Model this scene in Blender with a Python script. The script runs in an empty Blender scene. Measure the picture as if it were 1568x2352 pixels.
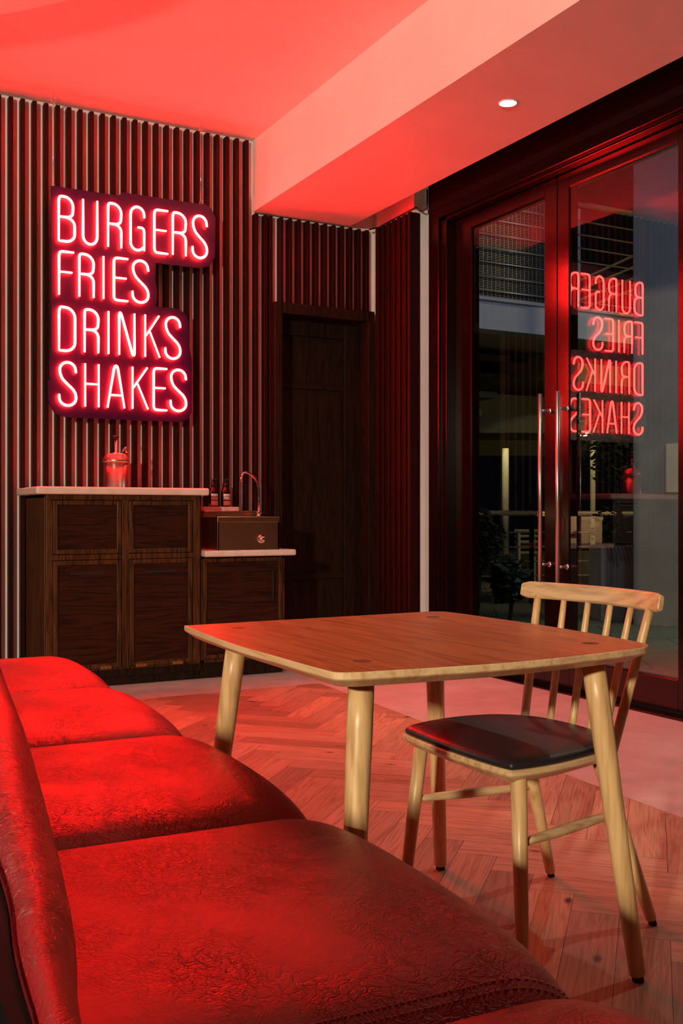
import bpy, bmesh, math, random
from mathutils import Vector, Matrix
random.seed(7)
S = bpy.context.scene
PI = math.pi

# ------------------------------------------------------------------ camera
F_PX = 2372.0; CX = 784.0; CY = 1180.0; CAM_H = 1.05
TH = math.atan(1272.0 / 2372.0)                     # yaw to the right of the +Y axis
cam_d = bpy.data.cameras.new('camera'); cam = bpy.data.objects.new('camera', cam_d)
S.collection.objects.link(cam); S.camera = cam
cam.location = (0, 0, CAM_H); cam.rotation_euler = (PI/2, 0, -TH)
cam_d.sensor_fit = 'VERTICAL'; cam_d.sensor_height = 36.0; cam_d.sensor_width = 24.0
cam_d.lens = F_PX / 2352.0 * 36.0
cam_d.shift_y = (CY - 1176.0) / 2352.0
cam_d.clip_start = 0.02; cam_d.clip_end = 200
FW = Vector((math.sin(TH), math.cos(TH), 0)); RT = Vector((math.cos(TH), -math.sin(TH), 0)); UP = Vector((0, 0, 1))
def at(px, py, axis, val):
    """world point where the sight line of a measured image point meets an axis plane"""
    r = FW + RT*((px-CX)/F_PX) + UP*((CY-py)/F_PX); c = Vector((0, 0, CAM_H)); i = 'XYZ'.index(axis)
    return c + r*((val-c[i])/r[i])
def far(px, py, depth):
    return Vector((0, 0, CAM_H)) + (FW + RT*((px-CX)/F_PX) + UP*((CY-py)/F_PX))*depth

# ------------------------------------------------------------------ world, lights, exposure
S.view_settings.view_transform = 'Standard'; S.view_settings.look = 'None'
S.view_settings.gamma = 1.0; S.view_settings.use_curve_mapping = False
S.view_settings.exposure = 0.0
NEON = (200.0, 2.1, 1.7)
w = bpy.data.worlds.new('night'); S.world = w; w.use_nodes = True
w.node_tree.nodes['Background'].inputs[0].default_value = (0.25, 0.32, 0.5, 1)
w.node_tree.nodes['Background'].inputs[1].default_value = 0.003

def light(name, kind, loc, target, power, color, size=0.3, spot=None, blend=0.5):
    d = bpy.data.lights.new(name, kind); d.energy = power; d.color = color
    if kind == 'AREA': d.shape = 'DISK'; d.size = size
    else: d.shadow_soft_size = size
    if kind == 'SPOT': d.spot_size = math.radians(spot); d.spot_blend = blend
    o = bpy.data.objects.new(name, d); S.collection.objects.link(o); o.location = loc
    o.rotation_euler = (Vector(target)-Vector(loc)).to_track_quat('-Z', 'Y').to_euler()
    return o
ASSUMED_SPOT_LOC = (-4.5, -2.8, 2.5)
light('assumed_room_spot', 'SPOT', ASSUMED_SPOT_LOC, (1.9, 4.2, 1.05), 2300, (1.0, 0.80, 0.58), 0.17, 46, 0.35)  # assumed spotlight out of view, placed from leg and slat shadows; no fixture
light('added_highlight_light', 'AREA', (-1.6, 6.2, 2.2), (-0.3, 1.5, 0.8), 18, (1.0, 0.86, 0.76), 0.7)  # unseen area light added for the highlight on the bench back; no fixture
ZB = 3.196
DOWN = [(3.314, 4.342), (3.314, 2.2), (3.314, 0.06), (3.314, -2.1)]  # only the first has a fixture; the others are unseen, added for the foreground
for i, (x, y) in enumerate(DOWN):
    light('downlight_beam', 'SPOT', (x, y, ZB-0.012), (x, y, 0), (62, 55, 6, 3)[i], (1.0, 0.86, 0.76), 0.035, 112, 0.6)

# ------------------------------------------------------------------ materials
def new_mat(name):
    m = bpy.data.materials.new(name); m.use_nodes = True
    return m, m.node_tree.nodes, m.node_tree.links, m.node_tree.nodes['Principled BSDF']
def plain(name, col, rough=0.5, metal=0.0, noise=0.0, nscale=6.0, bump=0.0, bscale=60.0, spec=0.5, stretch=(1, 1, 1)):
    m, n, l, b = new_mat(name)
    b.inputs['Roughness'].default_value = rough; b.inputs['Metallic'].default_value = metal
    b.inputs['Base Color'].default_value = (*col, 1); b.inputs['Specular IOR Level'].default_value = spec
    tc = n.new('ShaderNodeTexCoord'); mp = n.new('ShaderNodeMapping'); mp.inputs['Scale'].default_value = stretch
    l.new(tc.outputs['Object'], mp.inputs[0])
    if noise:
        t = n.new('ShaderNodeTexNoise'); t.inputs['Scale'].default_value = nscale; t.inputs['Detail'].default_value = 6
        l.new(mp.outputs[0], t.inputs['Vector'])
        r = n.new('ShaderNodeValToRGB'); r.color_ramp.elements[0].position = 0.3; r.color_ramp.elements[1].position = 0.7
        r.color_ramp.elements[0].color = (*[c*(1-noise) for c in col], 1)
        r.color_ramp.elements[1].color = (*[min(1, c*(1+noise)) for c in col], 1)
        l.new(t.outputs['Fac'], r.inputs[0]); l.new(r.outputs[0], b.inputs['Base Color'])
    if bump:
        t = n.new('ShaderNodeTexNoise'); t.inputs['Scale'].default_value = bscale; t.inputs['Detail'].default_value = 4
        l.new(mp.outputs[0], t.inputs['Vector'])
        bp = n.new('ShaderNodeBump'); bp.inputs['Strength'].default_value = bump; bp.inputs['Distance'].default_value = 0.004
        l.new(t.outputs['Fac'], bp.inputs['Height']); l.new(bp.outputs[0], b.inputs['Normal'])
    return m
def wood(name, dark, light_, axis='Z', rough=0.45, ring=1.0, bump=0.15, spec=0.5):
    """grain running along one axis: stretched rings warped by noise, with fine pores"""
    m, n, l, b = new_mat(name)
    b.inputs['Roughness'].default_value = rough; b.inputs['Specular IOR Level'].default_value = spec
    tc = n.new('ShaderNodeTexCoord'); mp = n.new('ShaderNodeMapping')
    long_, cross = 1.2, 14.0
    sc = {'X': (long_, cross, cross), 'Y': (cross, long_, cross), 'Z': (cross, cross, long_)}[axis]
    mp.inputs['Scale'].default_value = sc
    l.new(tc.outputs['Object'], mp.inputs[0])
    n1 = n.new('ShaderNodeTexNoise'); n1.inputs['Scale'].default_value = 0.7*ring; n1.inputs['Detail'].default_value = 3; n1.inputs['Distortion'].default_value = 0.6
    l.new(mp.outputs[0], n1.inputs['Vector'])
    mul = n.new('ShaderNodeMath'); mul.operation = 'MULTIPLY'; mul.inputs[1].default_value = 9.0; l.new(n1.outputs['Fac'], mul.inputs[0])
    fr = n.new('ShaderNodeMath'); fr.operation = 'PINGPONG'; fr.inputs[1].default_value = 0.5; l.new(mul.outputs[0], fr.inputs[0])
    n2 = n.new('ShaderNodeTexNoise'); n2.inputs['Scale'].default_value = 5.0; n2.inputs['Detail'].default_value = 5
    mp2 = n.new('ShaderNodeMapping'); mp2.inputs['Scale'].default_value = tuple(c*(1.5 if c > 5 else 1) for c in sc)
    l.new(tc.outputs['Object'], mp2.inputs[0]); l.new(mp2.outputs[0], n2.inputs['Vector'])
    add = n.new('ShaderNodeMath'); add.operation = 'MULTIPLY_ADD'; add.inputs[1].default_value = 0.8
    l.new(fr.outputs[0], add.inputs[0]); l.new(n2.outputs['Fac'], add.inputs[2])
    r = n.new('ShaderNodeValToRGB'); r.color_ramp.elements[0].position = 0.35; r.color_ramp.elements[1].position = 0.85
    r.color_ramp.elements[0].color = (*dark, 1); r.color_ramp.elements[1].color = (*light_, 1)
    l.new(add.outputs[0], r.inputs[0]); l.new(r.outputs[0], b.inputs['Base Color'])
    bp = n.new('ShaderNodeBump'); bp.inputs['Strength'].default_value = bump; bp.inputs['Distance'].default_value = 0.002
    l.new(add.outputs[0], bp.inputs['Height']); l.new(bp.outputs[0], b.inputs['Normal'])
    return m
def leather(name, c0, c1, rough, crackle=0.5, spec=1.0):
    m, n, l, b = new_mat(name)
    b.inputs['Roughness'].default_value = rough; b.inputs['Specular IOR Level'].default_value = spec
    if spec > 0.8:
        b.inputs['IOR'].default_value = 1.75; b.inputs['Specular Tint'].default_value = (1.0, 0.42, 0.40, 1)
    tc = n.new('ShaderNodeTexCoord')
    nz = n.new('ShaderNodeTexNoise'); nz.inputs['Scale'].default_value = 5; nz.inputs['Detail'].default_value = 6; nz.inputs['Roughness'].default_value = 0.7
    l.new(tc.outputs['Object'], nz.inputs['Vector'])
    r = n.new('ShaderNodeValToRGB'); r.color_ramp.elements[0].color = (*c0, 1); r.color_ramp.elements[1].color = (*c1, 1)
    r.color_ramp.elements[0].position = 0.3; r.color_ramp.elements[1].position = 0.7
    l.new(nz.outputs['Fac'], r.inputs[0]); l.new(r.outputs[0], b.inputs['Base Color'])
    # crackled creases: warped voronoi cell borders in patches
    wn = n.new('ShaderNodeTexNoise'); wn.inputs['Scale'].default_value = 11; wn.inputs['Detail'].default_value = 4
    l.new(tc.outputs['Object'], wn.inputs['Vector'])
    mx = n.new('ShaderNodeMix'); mx.data_type = 'VECTOR'; mx.inputs['Factor'].default_value = 0.16
    l.new(tc.outputs['Object'], mx.inputs[4]); l.new(wn.outputs['Color'], mx.inputs[5])
    hs = []
    for sc, amp in ((46, 0.5), (130, 0.30)):
        v = n.new('ShaderNodeTexVoronoi'); v.feature = 'DISTANCE_TO_EDGE'; v.inputs['Scale'].default_value = sc
        mp = n.new('ShaderNodeMapping'); mp.inputs['Scale'].default_value = (0.75, 1.3, 1)
        l.new(mx.outputs[1], mp.inputs[0]); l.new(mp.outputs[0], v.inputs['Vector'])
        mr = n.new('ShaderNodeMapRange'); mr.inputs['From Max'].default_value = 0.09; mr.inputs['To Max'].default_value = amp
        l.new(v.outputs['Distance'], mr.inputs['Value']); hs.append(mr.outputs[0])
    pn = n.new('ShaderNodeTexNoise'); pn.inputs['Scale'].default_value = 4.5; pn.inputs['Detail'].default_value = 3
    l.new(tc.outputs['Object'], pn.inputs['Vector'])
    pr = n.new('ShaderNodeMapRange'); pr.inputs['From Min'].default_value = 0.34; pr.inputs['From Max'].default_value = 0.60
    l.new(pn.outputs['Fac'], pr.inputs['Value'])
    s = n.new('ShaderNodeMath'); l.new(hs[0], s.inputs[0]); l.new(hs[1], s.inputs[1])
    pm = n.new('ShaderNodeMath'); pm.operation = 'MULTIPLY'; l.new(s.outputs[0], pm.inputs[0]); l.new(pr.outputs[0], pm.inputs[1])
    f = n.new('ShaderNodeTexNoise'); f.inputs['Scale'].default_value = 48; f.inputs['Detail'].default_value = 8; f.inputs['Roughness'].default_value = 0.75
    l.new(tc.outputs['Object'], f.inputs['Vector'])
    fm = n.new('ShaderNodeMath'); fm.operation = 'MULTIPLY_ADD'; fm.inputs[1].default_value = 0.8
    l.new(f.outputs['Fac'], fm.inputs[0]); l.new(pm.outputs[0], fm.inputs[2])
    bp = n.new('ShaderNodeBump'); bp.inputs['Strength'].default_value = crackle; bp.inputs['Distance'].default_value = 0.0032 if spec > 0.8 else 0.004
    l.new(fm.outputs[0], bp.inputs['Height']); l.new(bp.outputs[0], b.inputs['Normal']); 
    return m
def glass_mat(name, tint=(1, 1, 1), ior=1.5):
    """a thin pane: both faces together, Schlick reflectance, same from either side"""
    m = bpy.data.materials.new(name); m.use_nodes = True; n = m.node_tree.nodes; l = m.node_tree.links
    n.remove(n['Principled BSDF'])
    t = n.new('ShaderNodeBsdfTransparent'); t.inputs[0].default_value = (*tint, 1)
    g = n.new('ShaderNodeBsdfGlossy'); g.inputs['Roughness'].default_value = 0.0
    lw = n.new('ShaderNodeLayerWeight'); lw.inputs[0].default_value = 0.5
    pw = n.new('ShaderNodeMath'); pw.operation = 'POWER'; pw.inputs[1].default_value = 5.0; l.new(lw.outputs['Facing'], pw.inputs[0])
    ma = n.new('ShaderNodeMath'); ma.operation = 'MULTIPLY_ADD'; ma.inputs[1].default_value = 0.90; ma.inputs[2].default_value = 0.11; l.new(pw.outputs[0], ma.inputs[0])
    mx = n.new('ShaderNodeMixShader'); l.new(ma.outputs[0], mx.inputs[0]); l.new(t.outputs[0], mx.inputs[1]); l.new(g.outputs[0], mx.inputs[2])
    l.new(mx.outputs[0], n['Material Output'].inputs[0])
    return m
def emit(name, col, strength=1.0):
    m = bpy.data.materials.new(name); m.use_nodes = True; n = m.node_tree.nodes; l = m.node_tree.links
    n.remove(n['Principled BSDF']); e = n.new('ShaderNodeEmission')
    mxv = max(col); e.inputs[0].default_value = (*[c/mxv for c in col], 1); e.inputs[1].default_value = mxv*strength
    l.new(e.outputs[0], n['Material Output'].inputs[0]); return m
def floor_wood(name):
    m, n, l, b = new_mat(name)
    b.inputs['Roughness'].default_value = 0.42
    uv = n.new('ShaderNodeUVMap'); uv.uv_map = 'plank'
    at_ = n.new('ShaderNodeAttribute'); at_.attribute_name = 'tone'
    mp = n.new('ShaderNodeMapping'); mp.inputs['Scale'].default_value = (1.1, 13.0, 1)
    l.new(uv.outputs[0], mp.inputs[0])
    n1 = n.new('ShaderNodeTexNoise'); n1.inputs['Scale'].default_value = 1.0; n1.inputs['Detail'].default_value = 2; n1.inputs['Distortion'].default_value = 0.8
    l.new(mp.outputs[0], n1.inputs['Vector'])
    mul = n.new('ShaderNodeMath'); mul.operation = 'MULTIPLY'; mul.inputs[1].default_value = 9; l.new(n1.outputs['Fac'], mul.inputs[0])
    pp = n.new('ShaderNodeMath'); pp.operation = 'PINGPONG'; pp.inputs[1].default_value = 0.5; l.new(mul.outputs[0], pp.inputs[0])
    mp2 = n.new('ShaderNodeMapping'); mp2.inputs['Scale'].default_value = (6, 160, 1); l.new(uv.outputs[0], mp2.inputs[0])
    n2 = n.new('ShaderNodeTexNoise'); n2.inputs['Scale'].default_value = 1; n2.inputs['Detail'].default_value = 4; l.new(mp2.outputs[0], n2.inputs['Vector'])
    add = n.new('ShaderNodeMath'); add.operation = 'MULTIPLY_ADD'; add.inputs[1].default_value = 0.55
    l.new(pp.outputs[0], add.inputs[0]); l.new(n2.outputs['Fac'], add.inputs[2])
    r = n.new('ShaderNodeValToRGB'); r.color_ramp.elements[0].position = 0.30; r.color_ramp.elements[1].position = 0.74
    r.color_ramp.elements[0].color = (0.31, 0.17, 0.105, 1); r.color_ramp.elements[1].color = (0.56, 0.36, 0.23, 1)
    l.new(add.outputs[0], r.inputs[0])
    mixc = n.new('ShaderNodeMix'); mixc.data_type = 'RGBA'; mixc.blend_type = 'MULTIPLY'; mixc.inputs['Factor'].default_value = 1
    l.new(r.outputs[0], mixc.inputs[6]); l.new(at_.outputs['Color'], mixc.inputs[7])
    # knots
    mp3 = n.new('ShaderNodeMapping'); mp3.inputs['Scale'].default_value = (2.6, 5.5, 1); l.new(uv.outputs[0], mp3.inputs[0])
    v = n.new('ShaderNodeTexVoronoi'); v.inputs['Scale'].default_value = 1.0; l.new(mp3.outputs[0], v.inputs['Vector'])
    kr = n.new('ShaderNodeMapRange'); kr.inputs['From Min'].default_value = 0.035; kr.inputs['From Max'].default_value = 0.085
    l.new(v.outputs['Distance'], kr.inputs['Value'])
    kx = n.new('ShaderNodeMix'); kx.data_type = 'RGBA'; l.new(kr.outputs[0], kx.inputs['Factor'])
    kx.inputs[6].default_value = (0.03, 0.015, 0.01, 1); l.new(mixc.outputs[2], kx.inputs[7]); l.new(kx.outputs[2], b.inputs['Base Color'])
    bp = n.new('ShaderNodeBump'); bp.inputs['Strength'].default_value = 0.15; bp.inputs['Distance'].default_value = 0.002
    l.new(add.outputs[0], bp.inputs['Height']); l.new(bp.outputs[0], b.inputs['Normal'])
    return m
def tiles_mat(name, col, grout, size, rough=0.5, rot=0.0, off=(0, 0, 0), fac=0.1, mortar=0.006):
    m, n, l, b = new_mat(name); b.inputs['Roughness'].default_value = rough
    tc = n.new('ShaderNodeTexCoord'); mp = n.new('ShaderNodeMapping'); mp.inputs['Rotation'].default_value = (0, 0, rot); mp.inputs['Location'].default_value = off
    l.new(tc.outputs['Object'], mp.inputs[0])
    br = n.new('ShaderNodeTexBrick'); br.inputs['Scale'].default_value = 1.0
    br.inputs['Brick Width'].default_value = size[0]; br.inputs['Row Height'].default_value = size[1]
    br.inputs['Mortar Size'].default_value = mortar; br.inputs['Mortar'].default_value = (*grout, 1)
    br.inputs['Color1'].default_value = (*[c*(1-fac) for c in col], 1); br.inputs['Color2'].default_value = (*[c*(1+fac) for c in col], 1)
    l.new(mp.outputs[0], br.inputs['Vector'])
    nz = n.new('ShaderNodeTexNoise'); nz.inputs['Scale'].default_value = 5; nz.inputs['Detail'].default_value = 8; l.new(tc.outputs['Object'], nz.inputs['Vector'])
    mx = n.new('ShaderNodeMix'); mx.data_type = 'RGBA'; mx.blend_type = 'MULTIPLY'; mx.inputs['Factor'].default_value = 0.35
    l.new(br.outputs[0], mx.inputs[6]); l.new(nz.outputs['Fac'], mx.inputs[7]); l.new(mx.outputs[2], b.inputs['Base Color'])
    return m

M = dict(
    plaster=plain('white plaster', (0.78, 0.75, 0.73), 0.75, noise=0.04, nscale=2.5, bump=0.12, bscale=30),
    wallpaint=plain('white wall paint', (0.82, 0.80, 0.78), 0.7, noise=0.03),
    slat=wood('dark stained slat', (0.010, 0.0014, 0.0010), (0.024, 0.0025, 0.0015), 'Z', 0.5, bump=0.03, spec=0.15),
    dark=wood('dark stained oak', (0.011, 0.0035, 0.001), (0.085, 0.033, 0.009), 'Z', 0.42, bump=0.2, spec=0.25),
    darkh=wood('dark stained oak panel', (0.006, 0.0016, 0.0008), (0.035, 0.009, 0.003), 'X', 0.42, bump=0.2, spec=0.25),
    doorw=wood('near black oak door', (0.004, 0.0018, 0.001), (0.020, 0.008, 0.004), 'Z', 0.5, spec=0.2),
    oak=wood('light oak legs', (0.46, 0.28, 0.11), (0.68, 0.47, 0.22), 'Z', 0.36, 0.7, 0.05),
    oak_top_shaded=wood('shaded oak tabletop', (0.30, 0.11, 0.034), (0.47, 0.205, 0.072), 'Y', 0.33, 0.8, 0.08),  # same oak as the edge, shade on the tabletop put into the colour
    oakx=wood('light oak rails', (0.42, 0.27, 0.12), (0.66, 0.47, 0.25), 'X', 0.36, 0.7, 0.08),
    oak_edge_lit=wood('lamplit oak edge', (0.50, 0.33, 0.15), (0.72, 0.53, 0.28), 'Y', 0.4, 0.6, 0.05),  # same oak as the top, lamp light on the edge put into the colour
    knot=plain('dark end grain', (0.10, 0.05, 0.02), 0.5, noise=0.5, nscale=80),
    red=leather('red leather', (0.19, 0.0008, 0.002), (0.36, 0.0012, 0.005), 0.31, 1.0),
    black=leather('black leather', (0.012, 0.010, 0.013), (0.02, 0.017, 0.022), 0.42, 0.12, 0.5),
    thread=plain('pale red thread', (0.55, 0.18, 0.14), 0.6),
    frame=plain('black painted steel', (0.005, 0.0015, 0.0015), 0.18, spec=0.5),
    fascia=plain('matt black fascia', (0.004, 0.003, 0.003), 0.8, spec=0.1),
    rubber=plain('black rubber', (0.006, 0.006, 0.006), 0.6),
    chrome=plain('chrome', (0.80, 0.80, 0.82), 0.10, 1.0),
    steel=plain('brushed steel', (0.55, 0.53, 0.50), 0.30, 1.0, bump=0.05, bscale=40, stretch=(1, 1, 30)),
    basin=plain('warm brushed steel', (0.50, 0.36, 0.21), 0.30, 1.0, bump=0.04, bscale=40, stretch=(1, 1, 30)),
    brass=plain('brass hinge', (0.45, 0.28, 0.12), 0.35, 1.0),
    stone=plain('pale stone counter', (0.70, 0.64, 0.56), 0.35, noise=0.10, nscale=14),
    tray=plain('pinkish stone block', (0.55, 0.36, 0.33), 0.5, noise=0.25, nscale=60),
    tile=plain('pale cement floor', (0.56, 0.49, 0.46), 0.40, noise=0.10, nscale=7),
    amber=plain('dark amber glass', (0.012, 0.004, 0.003), 0.08, spec=0.8),
    label=plain('cream label', (0.72, 0.60, 0.48), 0.6),
    ink=plain('dark label ink', (0.03, 0.02, 0.02), 0.6),
    acrylic=plain('dark violet acrylic', (0.006, 0.001, 0.036), 0.34, spec=0.5),
    cable=plain('black cable', (0.01, 0.01, 0.01), 0.4),
    glass=glass_mat('clear glass'),
    neon=emit('neon tube', NEON),
    lamp=emit('lamp glow', (14.0, 12.5, 11.0)),
    floor=floor_wood('oak herringbone'),
    concrete=plain('grey concrete', (0.20, 0.20, 0.19), 0.8, noise=0.18, nscale=2.2, bump=0.2, bscale=12),
    paving=tiles_mat('outdoor slabs', (0.20, 0.18, 0.13), (0.03, 0.03, 0.02), (0.9, 0.9), 0.6, 0.6),
    steelblue=plain('pale painted steel beam', (0.42, 0.45, 0.50), 0.6, noise=0.06, nscale=2),
    rail=plain('galvanised rail', (0.55, 0.50, 0.38), 0.35, 0.7),
    mesh=plain('wire mesh', (0.45, 0.42, 0.33), 0.5, 0.3),
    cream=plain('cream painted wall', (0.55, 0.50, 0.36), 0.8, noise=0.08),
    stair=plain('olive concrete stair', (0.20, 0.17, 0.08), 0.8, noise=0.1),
    leaf=plain('dark leaves', (0.012, 0.018, 0.008), 0.6, noise=0.3, nscale=30),
    reflected_tile=tiles_mat('reflected beige tile', (0.55, 0.48, 0.36), (0.25, 0.21, 0.15), (0.12, 0.3), 0.4),  # for the panel that stands in for a reflection
    brownwall=plain('brown room wall', (0.10, 0.06, 0.05), 0.8),
)

# ------------------------------------------------------------------ mesh helpers
def link(name, bm, m, parent=None, smooth=False, bevel=0.0, seg=2):
    bmesh.ops.recalc_face_normals(bm, faces=bm.faces[:])
    me = bpy.data.meshes.new(name); bm.to_mesh(me); bm.free()
    o = bpy.data.objects.new(name, me); S.collection.objects.link(o)
    for mm in (m if isinstance(m, (list, tuple)) else [m]): me.materials.append(mm)
    if smooth:
        for p in me.polygons: p.use_smooth = True
    if bevel:
        b = o.modifiers.new('edge', 'BEVEL'); b.width = bevel; b.segments = seg; b.limit_method = 'ANGLE'; b.angle_limit = math.radians(40)
    if parent is not None: o.parent = parent
    return o
def tag(o, label=None, cat=None, group=None, kind=None):
    if label: o['label'] = label
    if cat: o['category'] = cat
    if group: o['group'] = group
    if kind: o['kind'] = kind
    return o
def empty(name, loc, label, cat, group=None, rz=0.0, kind=None):
    o = bpy.data.objects.new(name, None); S.collection.objects.link(o); o.empty_display_size = 0.1
    o.location = loc; o.rotation_euler = (0, 0, rz)
    return tag(o, label, cat, group, kind)
def box(bm, x0, x1, y0, y1, z0, z1, mi=0):
    vs = [bm.verts.new(p) for p in ((x0, y0, z0), (x1, y0, z0), (x1, y1, z0), (x0, y1, z0), (x0, y0, z1), (x1, y0, z1), (x1, y1, z1), (x0, y1, z1))]
    for f in ((3, 2, 1, 0), (4, 5, 6, 7), (0, 1, 5, 4), (1, 2, 6, 5), (2, 3, 7, 6), (3, 0, 4, 7)):
        bm.faces.new([vs[i] for i in f]).material_index = mi
    return vs
def B(*boxes):
    bm = bmesh.new()
    for b in boxes: box(bm, *b)
    return bm
def ring_loft(bm, rings, cap=True, closed=True):
    R = [[bm.verts.new(p) for p in r] for r in rings]; n = len(R[0])
    for a, b in zip(R, R[1:]):
        for i in range(n if closed else n-1):
            bm.faces.new((a[i], a[(i+1) % n], b[(i+1) % n], b[i]))
    if cap and closed:
        bm.faces.new(list(reversed(R[0]))); bm.faces.new(R[-1])
    return R
def tube(bm, pts, rad, n=12, cap=True):
    pts = [Vector(p) for p in pts]; rr = rad if isinstance(rad, (list, tuple)) else [rad]*len(pts)
    up = Vector((0, 0, 1)) if abs((pts[1]-pts[0]).normalized().z) < 0.9 else Vector((0, 1, 0))
    rings = []
    for i, p in enumerate(pts):
        t = ((pts[min(i+1, len(pts)-1)]-p).normalized() + (p-pts[max(i-1, 0)]).normalized())
        t = t.normalized() if t.length > 1e-6 else (pts[i]-pts[i-1]).normalized()
        a = (up - t*up.dot(t)).normalized(); up = a; b = t.cross(a)
        rings.append([p + (a*math.cos(k*2*PI/n)+b*math.sin(k*2*PI/n))*rr[i] for k in range(n)])
    ring_loft(bm, rings, cap)
def lathe(bm, prof, cx=0, cy=0, n=32, cap=True):
    ring_loft(bm, [[(cx+r*math.cos(k*2*PI/n), cy+r*math.sin(k*2*PI/n), z) for k in range(n)] for r, z in prof], cap)
def T(*a, **k):
    bm = bmesh.new(); tube(bm, *a, **k); return bm
def catmull(pts, n=6):
    out = []; m = len(pts)
    for i in range(m):
        p0, p1, p2, p3 = [Vector(pts[(i+j) % m]) for j in (-1, 0, 1, 2)]
        for k in range(n):
            t = k/n
            out.append(0.5*((2*p1)+(p2-p0)*t+(2*p0-5*p1+4*p2-p3)*t*t+(3*p1-p0-3*p2+p3)*t**3))
    return out
def local(parent, p): return parent.matrix_basis.inverted() @ Vector(p)

# ------------------------------------------------------------------ the room
CZ = 3.715; YW = 6.75; YB = 6.81; XR = 3.98; BX0, BX1 = 2.917, 3.70
# herringbone floor, clipped against the pale cement band
def herringbone():
    W, n = 0.1245, 5
    u = Vector((1, 1)) / math.sqrt(2); v = Vector((-1, 1)) / math.sqrt(2)
    ou, ov = 2.792-n*W, 0.209-W
    bm = bmesh.new(); uvl = bm.loops.layers.uv.new('plank'); col = bm.loops.layers.float_color.new('tone')
    g = 0.0007
    def add(a0, a1, b0, b1, along_u):
        cs = []
        for a, b in ((a0+g, b0+g), (a1-g, b0+g), (a1-g, b1-g), (a0+g, b1-g)): cs.append((a, b))
        c = u*((a0+a1)/2) + v*((b0+b1)/2)
        if not (-2.2 < c.x < 3.2 and -2.0 < c.y < 6.1): return
        vs = [bm.verts.new((*(u*a+v*b), 0)) for a, b in cs]
        f = bm.faces.new(vs); r1, r2 = random.uniform(0, 50), random.uniform(0, 50)
        t = random.uniform(0.62, 1.15); wm = random.uniform(0.94, 1.05)
        for lp, (a, b) in zip(f.loops, cs):
            lp[uvl].uv = (a+r1, b+r2) if along_u else (b+r1, a+r2)
            lp[col] = (t*wm, t, t*random.uniform(0.99, 1.01)/wm, 1)
    for k in range(-60, 90):
        for i in range(-12, 12):
            add((k+2*n*i)*W+ou, (k+n+2*n*i)*W+ou, k*W+ov, (k+1)*W+ov, True)
            add((k+n+2*n*i)*W+ou, (k+n+1+2*n*i)*W+ou, (k-n+1)*W+ov, (k+1)*W+ov, False)
    f = bm.faces.new([bm.verts.new(p) for p in ((-2.2, -2.0, -0.0004), (3.2, -2.0, -0.0004), (3.2, 6.1, -0.0004), (-2.2, 6.1, -0.0004))]); f.material_index = 1
    d = Vector((0.058, 1, 0)).normalized(); nrm = Vector((d.y, -d.x, 0))
    bmesh.ops.bisect_plane(bm, geom=bm.verts[:]+bm.edges[:]+bm.faces[:], plane_co=(2.725, 2.6, 0), plane_no=nrm, clear_outer=True)
    bmesh.ops.bisect_plane(bm, geom=bm.verts[:]+bm.edges[:]+bm.faces[:], plane_co=(1.73, 5.69, 0), plane_no=(-0.012, 1, 0), clear_outer=True)
    return bm
me_bm = herringbone()
fl = link('floor', me_bm, [M['floor'], M['rubber']]); tag(fl, kind='structure')
tag(link('floor.001', B((-5.5, 4.3, -4.5, 7.2, -0.06, -0.0008)), M['tile']), kind='structure')
# back wall with the opening of the service door
DX0, DX1, DZ = 3.11, 3.842, 2.50
tag(link('wall_back', B((-5.5, DX0, YB, 7.3, 0, 3.9), (DX0, DX1, YB, 7.3, DZ, 3.9), (DX1, 4.4, YB, 7.3, 0, 3.9)), M['wallpaint']), kind='structure')
tag(link('wall_left', B((-5.7, -5.5, -4.7, 7.3, 0, 3.9)), M['brownwall']), kind='structure')
tag(link('wall_front', B((-5.5, 4.4, -4.7, -4.5, 0, 3.9)), M['brownwall']), kind='structure')
tag(link('wall_right', B((3.93, 4.4, 6.236, YB, 0, 3.9), (3.99, 4.4, -4.5, -1.6, 0, 3.9)), M['wallpaint']), kind='structure')
tag(link('ceiling', B((-5.5, 4.4, -4.5, 6.8, CZ, CZ+0.12)), M['plaster']), kind='structure')
tag(link('trim_1', B((BX0+0.012, BX1, -4.5, YB, 3.306, CZ), (BX0, BX1, -4.5, YW+0.02, ZB, 3.306)), M['plaster']), kind='structure')
# curved lower ceiling panel whose edge just enters the top left of the view
bm = bmesh.new(); pts = [at(px, py, 'Z', 3.66) for px, py in ((-300, 62), (-150, 50), (0, 33), (40, 27), (80, 18), (120, 9), (160, 0), (220, -18), (300, -50), (380, -95))]
poly = pts + [Vector((pts[-1].x, -1.5, 3.66)), Vector((pts[0].x-0.2, -1.5, 3.66))]
ring_loft(bm, [[(p.x, p.y, 3.66) for p in poly], [(p.x, p.y, CZ) for p in poly]])
tag(link('trim_2', bm, M['plaster']), kind='structure')

# slatted cladding of the back wall
bm = bmesh.new(); k = -26
while True:
    x1 = 1.2610 + k*0.07345; k += 1; x = x1 - 0.027
    if x1 > 3.03: break
    box(bm, x, x1, YW, YB+0.001, 0.0, CZ-0.022 if x1 < BX0 else ZB-0.012)
box(bm, 3.0350, 3.0620, YW, YB+0.001, 0.0, ZB-0.012)
for k in range(11):
    x1 = 3.146 + k*0.0711
    box(bm, x1-0.027, x1, YW, YB+0.001, 2.566, ZB-0.012)
tag(link('trim_3', bm, M['slat'], bevel=0.002, seg=1), kind='structure')
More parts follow.
